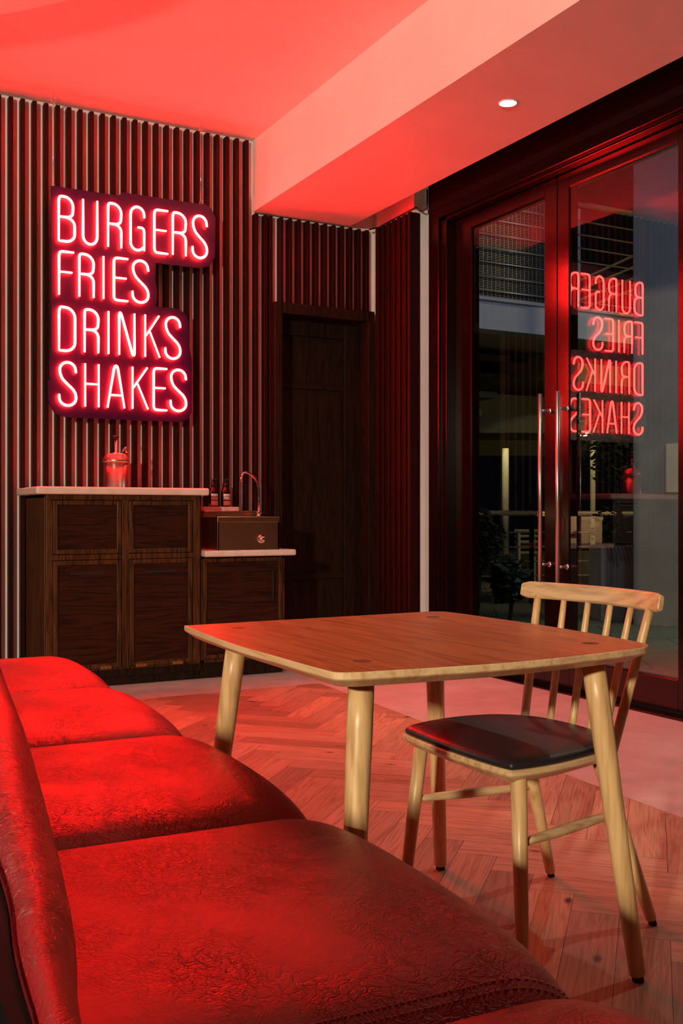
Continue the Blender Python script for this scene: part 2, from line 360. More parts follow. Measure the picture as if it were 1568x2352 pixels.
# slatted cladding of the short side wall and its end post
bm = bmesh.new()
for k in range(7):
    y = 6.321 + k*0.0765 - 0.0385*0 ; y0 = 6.278 + (k)*0.0765 - 0.0
    if y0+0.040 < 6.76: box(bm, 3.884, 3.931, y0+0.006, y0+0.045, 0, ZB-0.006-0.0*k)
box(bm, 3.884, 3.972, 6.222, 6.2358, 0, ZB-0.004)
box(bm, 3.884, 3.931, 6.2358, 6.252, 0, ZB-0.004)
tag(link('trim_4', bm, M['slat'], bevel=0.002, seg=1), kind='structure')

# service door in the back wall: casing, recessed leaf with rails
dr = empty('door_2', (3.476, 6.9, 0), 'dark oak service door recessed between the slats', 'door', kind='structure'); del dr['category']; del dr['label']
o = dr.location
def rel(bm, org):
    bmesh.ops.translate(bm, verts=bm.verts[:], vec=-Vector(org)); return bm
bm = B((3.062, DX0+0.012, 6.715, 6.97, 0, 2.566), (DX1-0.012, 3.884, 6.715, 6.97, 0, 2.566), (DX0, DX1, 6.715, 6.97, DZ-0.012, 2.566))
link('casing', rel(bm, o), M['doorw'], dr, bevel=0.003)
bm = B((DX0, DX1, 6.97, 7.01, 0, DZ))
link('panel', rel(bm, o), M['doorw'], dr)
bm = B((DX0, DX0+0.10, 6.935, 6.97, 0, DZ), (DX1-0.10, DX1, 6.935, 6.97, 0, DZ), (DX0+.1, DX1-.1, 6.935, 6.97, DZ-0.12, DZ),
       (DX0+.1, DX1-.1, 6.945, 6.97, 1.985, 2.025), (DX0+.1, DX1-.1, 6.945, 6.97, 0.56, 0.60), (DX0+.1, DX1-.1, 6.935, 6.97, 0.0, 0.12))
link('stile', rel(bm, o), M['doorw'], dr, bevel=0.004)

# ------------------------------------------------------------------ glazed double door (right side)
XF = 4.070                        # room face of the leaves
ZG0, ZG1 = 0.185, 2.985
dd = empty('door_1', (XR, 4.85, 0), None, None, kind='structure')
o1 = dd.location
YJ0, YJ1 = 6.125, 3.62
bm = B((XR, 4.16, 6.0, YJ0, 0, 3.18), (XR, 4.16, 3.50, YJ1, 0, 3.18), (XR, 4.16, YJ1, 6.0, 3.10, 3.18), (XR, 4.16, YJ1, 6.0, -0.02, 0.012),
       (XR+0.02, 4.14, 5.93, 6.0, 0, 3.10), (XR+0.02, 4.14, YJ1, YJ1+0.03, 0, 3.10), (XR+.02, 4.14, YJ1, 6.0, 3.075, 3.10))
link('door_frame', rel(bm, o1), M['frame'], dd, bevel=0.004)
def yof(px, X=XF): return at(px, 900, 'X', X).y
def leaf(y0, y1, g0, g1, hy, hz0, hz1, rz, piv):
    """one leaf between y0 and y1 with its glass between g0 and g1"""
    e = bpy.data.objects.new('door_leaf', None)
    bm = B((XF, XF+0.07, min(g1, y1), y1, 0.02, 3.07), (XF, XF+0.07, y0, g0, 0.02, 3.07), (XF, XF+0.07, g0, g1, ZG1, 3.07), (XF, XF+0.07, g0, g1, 0.02, ZG0),
           (XF+0.004, XF+0.010, g0, g0+0.005, ZG0, ZG1), (XF+0.004, XF+0.010, g1-0.005, g1, ZG0, ZG1), (XF+0.004, XF+0.010, g0, g1, ZG0, ZG0+0.005), (XF+0.004, XF+0.010, g0, g1, ZG1-0.005, ZG1))
    org = Vector((XF, piv, 0))
    f = link('door_leaf', rel(bm, org), M['frame'], dd, bevel=0.003)
    f.location = org - o1; f.rotation_euler = (0, 0, rz)
    bm = B((XF+0.074-0.02, XF+0.076-0.02, g0-0.01, g1+0.01, ZG0-0.01, ZG1+0.01))
    bm = bmesh.new(); xg = XF+0.014
    bm.faces.new([bm.verts.new(p) for p in ((xg, g0-0.008, ZG0-0.008), (xg, g1+0.008, ZG0-0.008), (xg, g1+0.008, ZG1+0.008), (xg, g0-0.008, ZG1+0.008))])
    link('glass_pane', rel(bm, org), M['glass'], f)
    bm = T([(XF-0.075, hy, hz0), (XF-0.075, hy, hz1)], 0.0135, n=20)
    hs = -1 if hy > piv else 1
    for z in (hz0+0.10, hz1-0.10):
        tube(bm, [(XF-0.07, hy, z), (XF, hy, z)], 0.009, n=14)
        tube(bm, [(XF-0.008, hy, z), (XF+0.001, hy, z)], 0.017, n=16)
    link('pull_handle', rel(bm, org), M['steel'], f, smooth=False, bevel=0.0).data.polygons.foreach_set('use_smooth', [True]*len(f.children[-1].data.polygons))
    return f
ym = yof(1279); XH = XF-0.075
hyL = at(1240, 1000, 'X', XH).y; hyR = at(1280, 1000, 'X', XH).y
zt, zb = at(1240, 905, 'X', XH).z, at(1240, 1335, 'X', XH).z
leaf(ym+0.002, 5.93, yof(1250), yof(1081), hyL, zb, zt, 0, 5.93)
rl = leaf(3.65, ym-0.004, yof(1557), yof(1306), hyR, zb-0.008, zt, 0, 3.65)
GL = math.radians(1.1)
for c in rl.children:
    if c.name.startswith('glass_pane'):          # the pane of this leaf sits very slightly turned in its rebate
        cy = (yof(1557)+yof(1306))/2 - 3.65
        c.matrix_basis = Matrix.Translation((0.016, cy, 0)) @ Matrix.Rotation(GL, 4, 'Z') @ Matrix.Translation((-0.014, -cy, 0))
# keyhole plate on the meeting stile
bm = B((XF-0.004, XF, yof(1293)-0.012, yof(1293)+0.012, 0.93, 1.02))
link('lock_plate', rel(bm, o1), M['rubber'], dd, bevel=0.002)
tag(link('trim_5', B((XR, 4.2, -1.6, 6.125, 3.18, 3.9), (XR-0.006, XR, -1.6, 6.125, 3.168, 3.186)), M['fascia']), kind='structure')
# fixed glazing that continues toward the camera beyond the frame edge
w1 = empty('window_1', (XR, 1.0, 0), None, None, kind='structure')
bm = B((XR, 4.12, -1.6, -1.5, 0, 3.18), (XR, 4.12, 3.42, 3.50, 0, 3.18), (XR, 4.12, 1.0, 1.08, 0, 3.18), (XR, 4.12, -1.5, 3.42, 3.05, 3.18), (XR, 4.12, -1.5, 3.42, 0, 0.15))
link('window_frame', rel(bm, w1.location), M['frame'], w1, bevel=0.003)
bm = bmesh.new(); bm.faces.new([bm.verts.new(p) for p in ((4.05, -1.52, 0.14), (4.05, 3.44, 0.14), (4.05, 3.44, 3.06), (4.05, -1.52, 3.06))]); link('glass_pane', rel(bm, w1.location), M['glass'], w1)

# recessed lights in the beam
for i, (x, y) in enumerate(DOWN[:2]):
    lab = ['round white recessed light glowing in the beam above the glass door', 'assumed recessed light in the beam nearer the camera, out of view'][i]
    if i == 1: continue
    r_ = empty('recessed_light', (x, y, ZB), lab, 'light')
    bm = bmesh.new(); ring_loft(bm, [[(rr*math.cos(k*PI/16), rr*math.sin(k*PI/16), z) for k in range(32)] for rr, z in ((0.050, 0.0), (0.050, -0.004), (0.045, -0.005), (0.044, 0.0))], cap=False)
    link('bezel', bm, M['plaster'], r_, smooth=True)
    bm = bmesh.new(); bm.faces.new([bm.verts.new((0.045*math.cos(k*PI/16), 0.045*math.sin(k*PI/16), -0.003)) for k in range(32)])
    link('diffuser', bm, M['lamp'], r_)

# cable hanging from the beam over the short slat wall
q = [at(848, 527, 'Y', 6.72), at(870, 522, 'X', 3.88), at(905, 503, 'X', 3.90), at(940, 484, 'X', 3.90), at(955, 476, 'X', 3.93), at(962, 482, 'X', 3.95), at(972, 485, 'X', 3.96), at(980, 478, 'X', 3.965), at(981, 460, 'X', 3.965), at(981, 435, 'X', 3.965)]
tag(link('cable', T([p for p in q], 0.006, n=8), M['cable'], smooth=True), 'thin black cable looped over the top of the dark slats beside the glass door', 'cable')

# ------------------------------------------------------------------ neon sign
SY = 6.60
sg = empty('neon_sign', (2.0, SY, 1.65), 'red glowing neon sign reading BURGERS FRIES DRINKS SHAKES hung before the slatted wall', 'neon sign')
def zpt(x, y): return at(60+x/3.136, 400+y/3.136, 'Y', SY)
def arc(cx, cy, rx, ry, a0, a1, n=8): return [(cx+rx*math.cos(math.radians(a0+(a1-a0)*i/n)), cy+ry*math.sin(math.radians(a0+(a1-a0)*i/n))) for i in range(n+1)]
# each glyph in a unit box: x 0..1, y 0 (foot) .. 1 (head)
def glyph(c):
    A = arc
    if c == 'B': return [[(0.0, 0.0), (0.0, 0.92), (0.06, 0.985), (0.2, 1.0)] + A(0.30, 0.78, 0.60, 0.22, 90, 0, 6)[1:] + A(0.45, 0.66, 0.45, 0.12, 0, -90, 4)[1:] + [(0.0, 0.54)], [(0.0, 0.0), (0.35, 0.0)] + A(0.45, 0.17, 0.55, 0.17, -90, 0, 5) + A(0.40, 0.36, 0.60, 0.18, 0, 90, 5)]
    if c == 'U': return [[(0, 1), (0, 0.18)] + A(0.5, 0.18, 0.5, 0.18, 180, 360, 10) + [(1, 1)]]
    if c == 'R': return [[(0.0, 0.0), (0.0, 0.93), (0.06, 0.985), (0.2, 1.0)] + A(0.30, 0.78, 0.70, 0.22, 90, 0, 6)[1:] + A(0.55, 0.66, 0.45, 0.13, 0, -90, 4)[1:] + [(0.0, 0.53)], [(0.45, 0.53)] + A(0.45, 0.36, 0.55, 0.17, 90, 0, 5)[1:] + [(1.0, 0.0)]]
    if c == 'G': return [A(0.5, 0.82, 0.5, 0.18, 0, 180, 10)[0:1] and ([(1.0, 0.76)] + A(0.5, 0.82, 0.5, 0.18, 0, 180, 10) + A(0.5, 0.17, 0.5, 0.17, 180, 330, 9)), [(0.52, 0.53), (0.85, 0.53), (1.0, 0.48), (1.0, 0.0)]]
    if c == 'E': return [[(1.0, 1.0), (0.12, 1.0), (0.0, 0.94), (0.0, 0.06), (0.12, 0.0), (1.0, 0.0)], [(0, 0.53), (0.88, 0.53)]]
    if c == 'F': return [[(1.0, 1.0), (0.12, 1.0), (0.0, 0.94), (0.0, 0.0)], [(0, 0.53), (0.88, 0.53)]]
    if c == 'S': return [[(1.0, 0.76)] + A(0.5, 0.82, 0.47, 0.18, 0, 180, 10) + [(0.06, 0.72), (0.20, 0.60), (0.5, 0.49), (0.82, 0.38), (0.97, 0.28)] + A(0.5, 0.18, 0.5, 0.18, 0, -180, 10) + [(0.0, 0.26)]]
    if c == 'I': return [[(0, 0), (0, 1)]]
    if c == 'D': return [[(0.0, 0.0), (0.0, 0.92), (0.08, 1.0), (0.25, 1.0)] + A(0.35, 0.76, 0.65, 0.24, 90, 0, 7)[1:] + A(0.40, 0.2, 0.60, 0.2, 0, -90, 6) + [(0.0, 0.0)]]
    if c == 'N': return [[(0, 0), (0, 0.96), (0.06, 1.0), (0.14, 0.96), (0.86, 0.04), (0.94, 0.0), (1, 0.04), (1, 1)]]
    if c == 'K': return [[(0, 0), (0, 1)], [(0.95, 1.0), (0.05, 0.50)], [(0.30, 0.62), (1.0, 0.0)]]
    if c == 'H': return [[(0, 0), (0, 1)], [(1, 0), (1, 1)], [(0, 0.53), (1, 0.53)]]
    if c == 'A': return [[(0, 0), (0.40, 0.96), (0.5, 1.0), (0.60, 0.96), (1, 0)], [(0.17, 0.30), (0.83, 0.30)]]
X3 = lambda x: zpt(x, 900).x
rows = [  # (z foot, z head, letters with measured left/right edges)
    (2.778, 3.062, [('B', 235, 350), ('U', 410, 512), ('R', 590, 685), ('G', 752, 850), ('E', 923, 1022), ('R', 1056, 1150), ('S', 1198, 1302)]),
    (2.437, 2.712, [('F', 237, 345), ('R', 383, 486), ('I', 557, 557), ('E', 632, 735), ('S', 766, 880)]),
    (2.084, 2.360, [('D', 237, 352), ('R', 421, 520), ('I', 593, 593), ('N', 670, 780), ('K', 857, 962), ('S', 1002, 1110)]),
    (1.737, 2.012, [('S', 238, 360), ('H', 425, 522), ('A', 586, 708), ('K', 766, 878), ('E', 918, 1015), ('S', 1040, 1152)])]
def dens(st, r=0.0):
    """round the corners of a stroke a little"""
    out = [Vector(st[0])]
    for a, b, c in zip(st, st[1:], st[2:]):
        a, b, c = Vector(a), Vector(b), Vector(c)
        l1, l2 = (b-a).length, (c-b).length; k = min(0.35, 0.02/max(l1, 1e-6)), min(0.35, 0.02/max(l2, 1e-6))
        p, q2 = b.lerp(a, k[0]), b.lerp(c, k[1]); out += [p, (p+q2)/4+b/2, q2]
    return out + [Vector(st[-1])]
for z0, z1, lets in rows:
    for c, a, b in lets:
        x0, x1 = X3(a), X3(b)
        bm = bmesh.new()
        for st in glyph(c):
            p3 = [(x0+u_*(x1-x0), z0+v_*(z1-z0)) for u_, v_ in st]
            p3 = dens(p3)
            pp = [(p.x-2.0, 0, p.y-1.65) for p in p3]
            tube(bm, pp, [0.0065]+[0.0085]*(len(pp)-2)+[0.0065], n=8)
        link('letter', bm, M['neon'], sg, smooth=True)
outl = [(1.470, 3.125), (1.90, 3.125), (1.93, 3.15), (2.44, 3.15), (2.50, 3.155), (2.545, 3.13), (2.575, 3.07), (2.572, 2.80), (2.535, 2.74), (2.47, 2.715), (2.155, 2.715), (2.15, 2.60), (2.165, 2.52), (2.155, 2.425), (2.30, 2.425), (2.355, 2.40), (2.385, 2.34), (2.385, 2.20), (2.405, 2.08), (2.405, 1.74), (2.38, 1.69), (2.33, 1.665), (1.56, 1.665), (1.49, 1.69), (1.455, 1.75), (1.445, 1.89), (1.462, 1.90), (1.455, 2.0), (1.47, 2.06)]
bm = bmesh.new()
ring_loft(bm, [[(x-2.0, y, z-1.65) for x, z in outl] for y in (0.022, 0.034)])
link('backing_board', bm, M['acrylic'], sg)
for px, zt_ in ((122, 3.10), (461, 3.13)):
    hx = at(px, 240, 'Y', SY+0.028).x - 2.0
    bm = T([(hx, 0.028, zt_-0.03-1.65), (hx, 0.028, CZ-0.05-1.65)], 0.0018, n=6)
    tube(bm, [(hx+0.014*math.cos(a), 0.028, CZ-0.045-1.65+0.02*math.sin(a)) for a in [i*PI/8 for i in range(17)]], 0.003, n=6)
    tube(bm, [(hx, 0.028, CZ-0.025-1.65), (hx, 0.028, CZ-1.65)], 0.003, n=6)
    tube(bm, [(hx+0.008*math.cos(a), 0.028, zt_+0.03-1.65+0.014*math.sin(a)) for a in [i*PI/8 for i in range(17)]], 0.002, n=6)
    link('hanging_wire', bm, M['chrome'], sg, smooth=True)

# ------------------------------------------------------------------ tall cabinet with pale stone top
YC = 6.175                       # front face of stiles
def cx(px, y=YC): return at(px, 1300, 'Y', y).x
def cz(py, y=YC, px=300): return at(px, py, 'Y', y).z
cab = empty('waste_cabinet', (1.85, 6.45, 0), 'tall dark oak cabinet with four framed panels under the higher stone top', 'cabinet')
co = cab.location
XA, XBc = cx(104), cx(465)
ZT = 1.165
bm = B((XA-0.0, XA+0.02, 6.20, YW-0.002, 0.10, ZT), (XBc-0.02, XBc, 6.20, YW-0.002, 0.10, ZT), (XA, XBc, YW-0.02, YW-0.002, 0.1, ZT), (XA, XBc, 6.2, YW-0.01, ZT-0.02, ZT), (XA, XBc, 6.2, YW-.01, 0.10, 0.12),
       (XA+0.02, XBc-0.02, 6.215, 6.23, 0.12, ZT))
link('carcass', rel(bm, co), M['dark'], cab, bevel=0.002)
bm = B((XA-0.004, XBc-0.004, 6.225, 6.26, 0, 0.10), (XA, XBc, 6.205, 6.225, 0.055, 0.10))
link('plinth', rel(bm, co), M['doorw'], cab)
s1a, s1b, s2a, s2b, s3a, s3b = cx(106), cx(121.5), cx(281), cx(297), cx(444), cx(459)
zr1a, zr1b = cz(1285, px=250), cz(1273, px=250)   # middle rail
ztr = 1.133
bm = B((s1a, s1b, YC, 6.215, 0.105, ztr), (s2a, s2b, YC, 6.215, 0.105, ztr), (s3a, s3b, YC, 6.215, 0.105, ztr), (s1a, s3b, YC, 6.215, ztr, ZT), (s1b, s2a, YC+0.002, 6.215, zr1a, zr1b), (s2b, s3a, YC+0.002, 6.215, zr1a, zr1b))
link('face_frame', rel(bm, co), M['dark'], cab, bevel=0.0025)
def panel_door(name, x0, x1, z0, z1, y, parent, org, fw=0.028, slot=False, hinges=(), mat_f='dark', handle_v=None):
    g = 0.003; x0 += g; x1 -= g; z0 += g; z1 -= g
    d = bmesh.new(); p = bmesh.new()
    for b in ((x0, x0+fw, y, y+0.022, z0, z1), (x1-fw, x1, y, y+0.022, z0, z1), (x0+fw, x1-fw, y, y+0.022, z1-fw, z1), (x0+fw, x1-fw, y, y+0.022, z0, z0+fw)): box(d, *b)
    fr = link(name, rel(d, org), M[mat_f], parent, bevel=0.004)
    box(p, x0+fw-0.002, x1-fw+0.002, y+0.013, y+0.022, z0+fw-0.002, z1-fw+0.002)
    link('door_panel', rel(p, org), M['darkh'], fr)
    if slot:
        xm = (x0+x1)/2; bm = bmesh.new(); box(bm, xm-0.10, xm+0.10, y+0.0105, y+0.014, z1-fw-0.058, z1-fw-0.044)
        link('finger_slot', rel(bm, org), M['rubber'], fr, bevel=0.003)
    for hx in hinges:
        bm = bmesh.new(); box(bm, hx-0.034, hx+0.034, y-0.003, y+0.001, z0-0.006, z0+0.014)
        for q_ in (-0.024, 0, 0.024): tube(bm, [(hx+q_, y-0.0045, z0+0.004), (hx+q_, y-0.002, z0+0.004)], 0.004, n=10)
        link('hinge', rel(bm, org), M['brass'], fr, bevel=0.001)
    return fr
zl = cz(1549, px=244)-0.008
panel_door('flap', s1b, s2a, zr1b, ztr, YC+0.006, cab, co)
panel_door('flap', s2b, s3a, zr1b, ztr, YC+0.006, cab, co)
panel_door('door', s1b, s2a, 0.112, zr1a, YC+0.004, cab, co, slot=True, hinges=(s1b+0.10, cx(244)))
panel_door('door', s2b, s3a, 0.112, zr1a, YC+0.004, cab, co, slot=True, hinges=(cx(325), cx(409)))
def slab(name, x0, x1, y0, y1, z0, z1, label):
    org = Vector(((x0+x1)/2, (y0+y1)/2, z0)); bm = rel(B((x0, x1, y0, y1, z0, z1)), org)
    o_ = link(name, bm, M['stone'], bevel=0.012, seg=3); o_.location = org; return tag(o_, label, 'countertop')
slab('countertop', at(84.5, 1124, 'Y', 6.145).x-0.002, at(481.5, 1130, 'Y', 6.145).x, 6.145, YW-0.001, ZT, 1.211, 'pale stone countertop with rounded edge carrying the steel pump jar on the tall dark cabinet')

# ------------------------------------------------------------------ low cabinet with sink
ZL = 0.776
xl0, xl1 = XBc+0.001, cx(657)
lc = empty('sink_cabinet', ((xl0+xl1)/2, 6.45, 0), 'low dark oak cabinet with one door and black bar handle beneath the steel hand basin', 'cabinet')
lo = lc.location
bm = B((xl0, xl0+0.02, 6.2, YW-.002, 0.1, ZL), (xl1-0.02, xl1, 6.2, YW-.002, 0.1, ZL), (xl0, xl1, YW-.02, YW-.002, 0.1, ZL), (xl0, xl1, 6.2, YW-.01, ZL-0.02, ZL), (xl0, xl1, 6.2, YW-.01, 0.1, 0.12), (xl0+.02, xl1-.02, 6.2, 6.215, .12, ZL-.02))
link('carcass', rel(bm, lo), M['dark'], lc, bevel=0.002)
link('plinth', rel(B((xl0, xl1-0.004, 6.225, 6.26, 0, 0.10)), lo), M['doorw'], lc)
xd1 = cx(649)
d = panel_door('door', xl0+0.004, xd1, 0.125, ZL-0.008, YC+0.002, lc, lo, fw=0.024)
hx = cx(626.5, YC-0.02); hz1, hz0 = cz(1311, YC-.02, 626), cz(1380, YC-.02, 626)
bm = B((hx-0.005, hx+0.005, YC-0.025, YC-0.017, hz0, hz1), (hx-.005, hx+.005, YC-.02, YC+0.016, hz0, hz0+0.01), (hx-.005, hx+.005, YC-.02, YC+.016, hz1-0.01, hz1))
link('bar_handle', rel(bm, lo), M['rubber'], d, bevel=0.001)
slab('countertop', XBc+0.001, at(681, 1270, 'Y', 6.13).x, 6.13, YW-0.001, ZL, 0.816, 'lower pale stone countertop under the steel hand basin')
# steel hand basin
YS0 = 6.165; YS1 = 6.56
bx0, bx1 = at(499.5, 1220, 'Y', YS0).x, at(641, 1220, 'Y', YS0).x
bz0, bz1 = 0.8165, at(570, 1187, 'Y', YS0).z
hb = empty('hand_basin', ((bx0+bx1)/2, 6.35, 0.816), 'brushed steel box hand basin with chrome swan neck tap on the lower stone top', 'sink')
ho = hb.location
bm = B((bx0, bx1, YS0, YS0+0.012, bz0, bz1-0.012), (bx0, bx0+0.012, YS0, YS1, bz0, bz1-.012), (bx1-0.012, bx1, YS0, YS1, bz0, bz1-.012), (bx0, bx1, YS1-0.012, YS1, bz0, bz1-.012),
       (bx0-0.002, bx1+0.002, YS0-0.003, YS0+0.05, bz1-0.034, bz1), (bx0-.002, bx0+0.05, YS0, YS1, bz1-0.012, bz1), (bx1-.05, bx1+0.002, YS0, YS1, bz1-.012, bz1), (bx0, bx1, YS1-0.12, YS1, bz1-.012, bz1), (bx0+.01, bx1-.01, YS0+.01, YS1-.01, bz1-0.13, bz1-0.12))
link('basin_body', rel(bm, ho), M['basin'], hb, bevel=0.002)
yu = 6.56
ux0, ux1 = at(468, 1178, 'Y', yu).x, at(594, 1178, 'Y', yu).x
uz1 = at(560, 1173.5, 'Y', yu).z
link('splash_upstand', rel(B((ux0, ux1, yu, yu+0.14, bz1-0.02, uz1)), ho), M['basin'], hb, bevel=0.002)
k0 = at(599.5, 1238, 'Y', YS0)
bm = T([(k0.x, YS0, k0.z), (k0.x, YS0-0.006, k0.z)], 0.028, n=24)
tube(bm, [(k0.x, YS0-0.004, k0.z), (k0.x, YS0-0.035, k0.z), (k0.x, YS0-0.04, k0.z)], [0.019, 0.017, 0.012], n=20)
link('push_knob', rel(bm, ho), M['chrome'], hb, smooth=True)
YT = 6.47
tb = at(596, 1183, 'Y', YT); zt0 = bz1
P_ = lambda px, py: at(px, py, 'Y', YT)
pts = [P_(594.5, 1183), P_(594.5, 1150), P_(594.5, 1128), P_(592, 1112), P_(586, 1099), P_(577, 1090), P_(567, 1085.5), P_(560, 1086.5), P_(556, 1092), P_(554.5, 1098)]
bm = bmesh.new(); tube(bm, pts, 0.0085, n=14)
tube(bm, [P_(554.8, 1096), P_(554, 1106)], 0.011, n=14)
f_ = link('tap', rel(bm, ho), M['chrome'], hb, smooth=True)
bm = bmesh.new(); c_ = P_(594.5, 1183); lathe(bm, [(0.020, zt0), (0.021, zt0+0.006), (0.013, zt0+0.012), (0.012, zt0+0.026), (0.016, zt0+0.032), (0.010, zt0+0.042)], c_.x, c_.y, 20)
tube(bm, [(c_.x, c_.y, zt0+0.022), (c_.x+0.032, c_.y, zt0+0.026)], [0.008, 0.006], n=10)
link('tap_base', rel(bm, ho), M['chrome'], hb, smooth=True)
# stone block carrying the bottles
YK = 6.575
kx0, kx1 = at(468, 1168, 'Y', YK).x, at(548.5, 1168, 'Y', YK).x
kz0, kz1 = uz1+0.0002, at(520, 1164, 'Y', YK).z
kb = link('stone_block', rel(B((kx0, kx1, YK, YK+0.10, kz0, kz1)), (kx0, YK, kz0)), M['tray'], bevel=0.002); kb.location = (kx0, YK, kz0)
tag(kb, 'pinkish stone block carrying two soap bottles behind the steel hand basin', 'tray')
# two pump bottles
def bottle(px, label):
    c = at(px, 1164, 'Y', YK+0.045); R = 0.0325
    e = empty('soap_bottle', (c.x, YK+0.045, kz1), label, 'bottle', 'amber pump bottles on the stone block')
    bm = bmesh.new(); lathe(bm, [(R-0.004, 0), (R, 0.004), (R, 0.098), (R-0.003, 0.110), (R-0.012, 0.124), (0.014, 0.134), (0.013, 0.142)], n=28)
    link('bottle_body', bm, M['amber'], e, smooth=True)
    bm = bmesh.new(); lathe(bm, [(0.0155, 0.140), (0.0155, 0.160), (0.006, 0.162), (0.005, 0.180), (0.009, 0.182), (0.009, 0.190)], n=20)
    tube(bm, [(0, 0, 0.187), (0.022, -0.008, 0.189), (0.028, -0.010, 0.186)], [0.005, 0.0035, 0.003], n=8)
    link('pump', bm, M['rubber'], e, smooth=True)
    a0, a1 = math.radians(-88), math.radians(-6)         # label facing front right
    bm = bmesh.new(); n_ = 14
    def band(b_, z0, z1, r, a0=a0, a1=a1):
        vs0 = [b_.verts.new((r*math.cos(a0+(a1-a0)*i/n_), r*math.sin(a0+(a1-a0)*i/n_), z0)) for i in range(n_+1)]
        vs1 = [b_.verts.new((r*math.cos(a0+(a1-a0)*i/n_), r*math.sin(a0+(a1-a0)*i/n_), z1)) for i in range(n_+1)]
        for i in range(n_): b_.faces.new((vs0[i], vs0[i+1], vs1[i+1], vs1[i]))
    a0 = math.radians(-135); a1 = math.radians(-20)
    band(bm, 0.010, 0.088, R+0.0006, a0, a1)
    lb = link('label', bm, M['label'], e, smooth=True)
    bm = bmesh.new()
    for z0, z1 in ((0.066, 0.0705), (0.040, 0.0475), (0.016, 0.0175), (0.055, 0.0558), (0.059, 0.0598), (0.030, 0.0305), (0.025, 0.0255)): band(bm, z0, z1, R+0.0010, a0+0.02, a1-0.02)
    link('label_print', bm, M['ink'], lb)
    # brand word as thin curved strokes
    bm = bmesh.new(); x = 0.0
    L = {'A': [[(0, 0), (.35, 1), (.7, 0)], [(.15, .4), (.55, .4)]], 'e': [[(0, .35), (.5, .35), (.45, .6), (.2, .65), (0, .35), (.15, 0), (.5, .05)]], 's': [[(.4, .6), (.05, .5), (.4, .2), (0, 0)]], 'o': [[(.25, 0), (0, .3), (.25, .65), (.5, .3), (.25, 0)]], 'p': [[(0, -.35), (0, .6), (.45, .5), (.4, .05), (0, .05)]]}
    for ch in 'Aesop':
        for st in L[ch]:
            pts_ = []
            for u_, v_ in st:
                a = a0 + 0.28 + (x+u_)*0.30; pts_.append(((R+0.0012)*math.cos(a), (R+0.0012)*math.sin(a), 0.0745+v_*0.009))
            tube(bm, pts_, 0.0005, n=4)
        x += 0.85 if ch == 'A' else 0.68
    link('label_word', bm, M['ink'], lb)
bottle(489.5, 'amber soap bottle on the stone block, next to the tall stone top')
bottle(517.5, 'amber pump soap bottle on the stone block, nearer the tap')

# ------------------------------------------------------------------ steel pump jar
YP = 6.42
jc = at(265.8, 1116, 'Y', YP); js = (at(294.5, 1100, 'Y', YP).x - at(237, 1100, 'Y', YP).x)/2
jar = empty('pump_jar', (jc.x, YP, 1.211), 'round stainless steel sauce pump jar with black knob on the tall stone top', 'dispenser')
JZ = lambda py: at(266, py, 'Y', YP).z - 1.211
hb_ = JZ(1061); R = js*0.93
bm = bmesh.new(); lathe(bm, [(R*0.97, 0), (R*1.04, 0.001), (R*1.04, 0.006), (R, 0.010), (R, hb_)], n=40); link('jar_body', bm, M['steel'], jar, smooth=True)
bm = bmesh.new(); lathe(bm, [(R*1.0, hb_-0.004), (R*1.10, hb_-0.002), (R*1.10, hb_+0.010), (R*1.08, hb_+0.013), (R*0.86, JZ(1044)), (R*0.80, JZ(1042.5)), (0.0, JZ(1042))], n=40, cap=False)
link('lid', bm, M['steel'], jar, smooth=True)
bm = bmesh.new(); lathe(bm, [(0.022, JZ(1041)), (0.022, JZ(1040)), (0.011, JZ(1040)), (0.011, JZ(1040)+0.002), (0.0075, JZ(1040)+0.002), (0.0075, JZ(1007))], n=20); link('plunger_rod', bm, M['chrome'], jar, smooth=True)
bm = bmesh.new(); lathe(bm, [(0.010, JZ(1009)), (0.016, JZ(1006)), (0.021, JZ(1003)), (0.021, JZ(1001.5)), (0.0, JZ(1000))], n=24, cap=False); link('knob', bm, M['rubber'], jar, smooth=True)
sx = lambda px: at(px, 1050, 'Y', YP).x - jc.x
bm = T([(sx(271), -0.05, JZ(1053)), (sx(276), -0.05, JZ(1040)), (sx(281), -0.05, JZ(1030.5)), (sx(283), -0.05, JZ(1029)), (sx(284.5), -0.05, JZ(1032)), (sx(284.8), -0.05, JZ(1041))], 0.006, n=10)
link('spout', bm, M['chrome'], jar, smooth=True)

# ------------------------------------------------------------------ dining table
TZ = 0.755; SC = (CAM_H-TZ)/(CAM_H-0.74)
raw = [(.969, 2.714), (.948, 2.497), (.933, 2.266), (.935, 2.06), (.938, 1.834), (.955, 1.775), (1.056, 1.755), (1.20, 1.738), (1.33, 1.730), (1.459, 1.736), (1.686, 1.765), (1.774, 1.793), (1.812, 1.855), (1.840, 2.062), (1.852, 2.26), (1.851, 2.45), (1.841, 2.70), (1.815, 2.745), (1.764, 2.755), (1.535, 2.748), (1.315, 2.742), (1.094, 2.735), (.985, 2.728)]
pl = catmull([(x*SC, y*SC, 0) for x, y in raw], 5)
TC = Vector((1.328, 2.132, 0))
tab = empty('dining_table', TC, 'light oak square table with bowed edges and four splayed legs beside the red bench', 'table')
def inset(pts, d, z):
    out = []
    for p in pts:
        v = Vector((TC.x-p.x, TC.y-p.y, 0)); q = p + v.normalized()*d
        out.append((q.x-TC.x, q.y-TC.y, z))
    return out
bm = bmesh.new()
ring_loft(bm, [inset(pl, 0.034, TZ-0.032), inset(pl, 0.003, TZ-0.016), inset(pl, 0.0, TZ-0.013), inset(pl, 0.0, TZ-0.002), inset(pl, 0.002, TZ)])
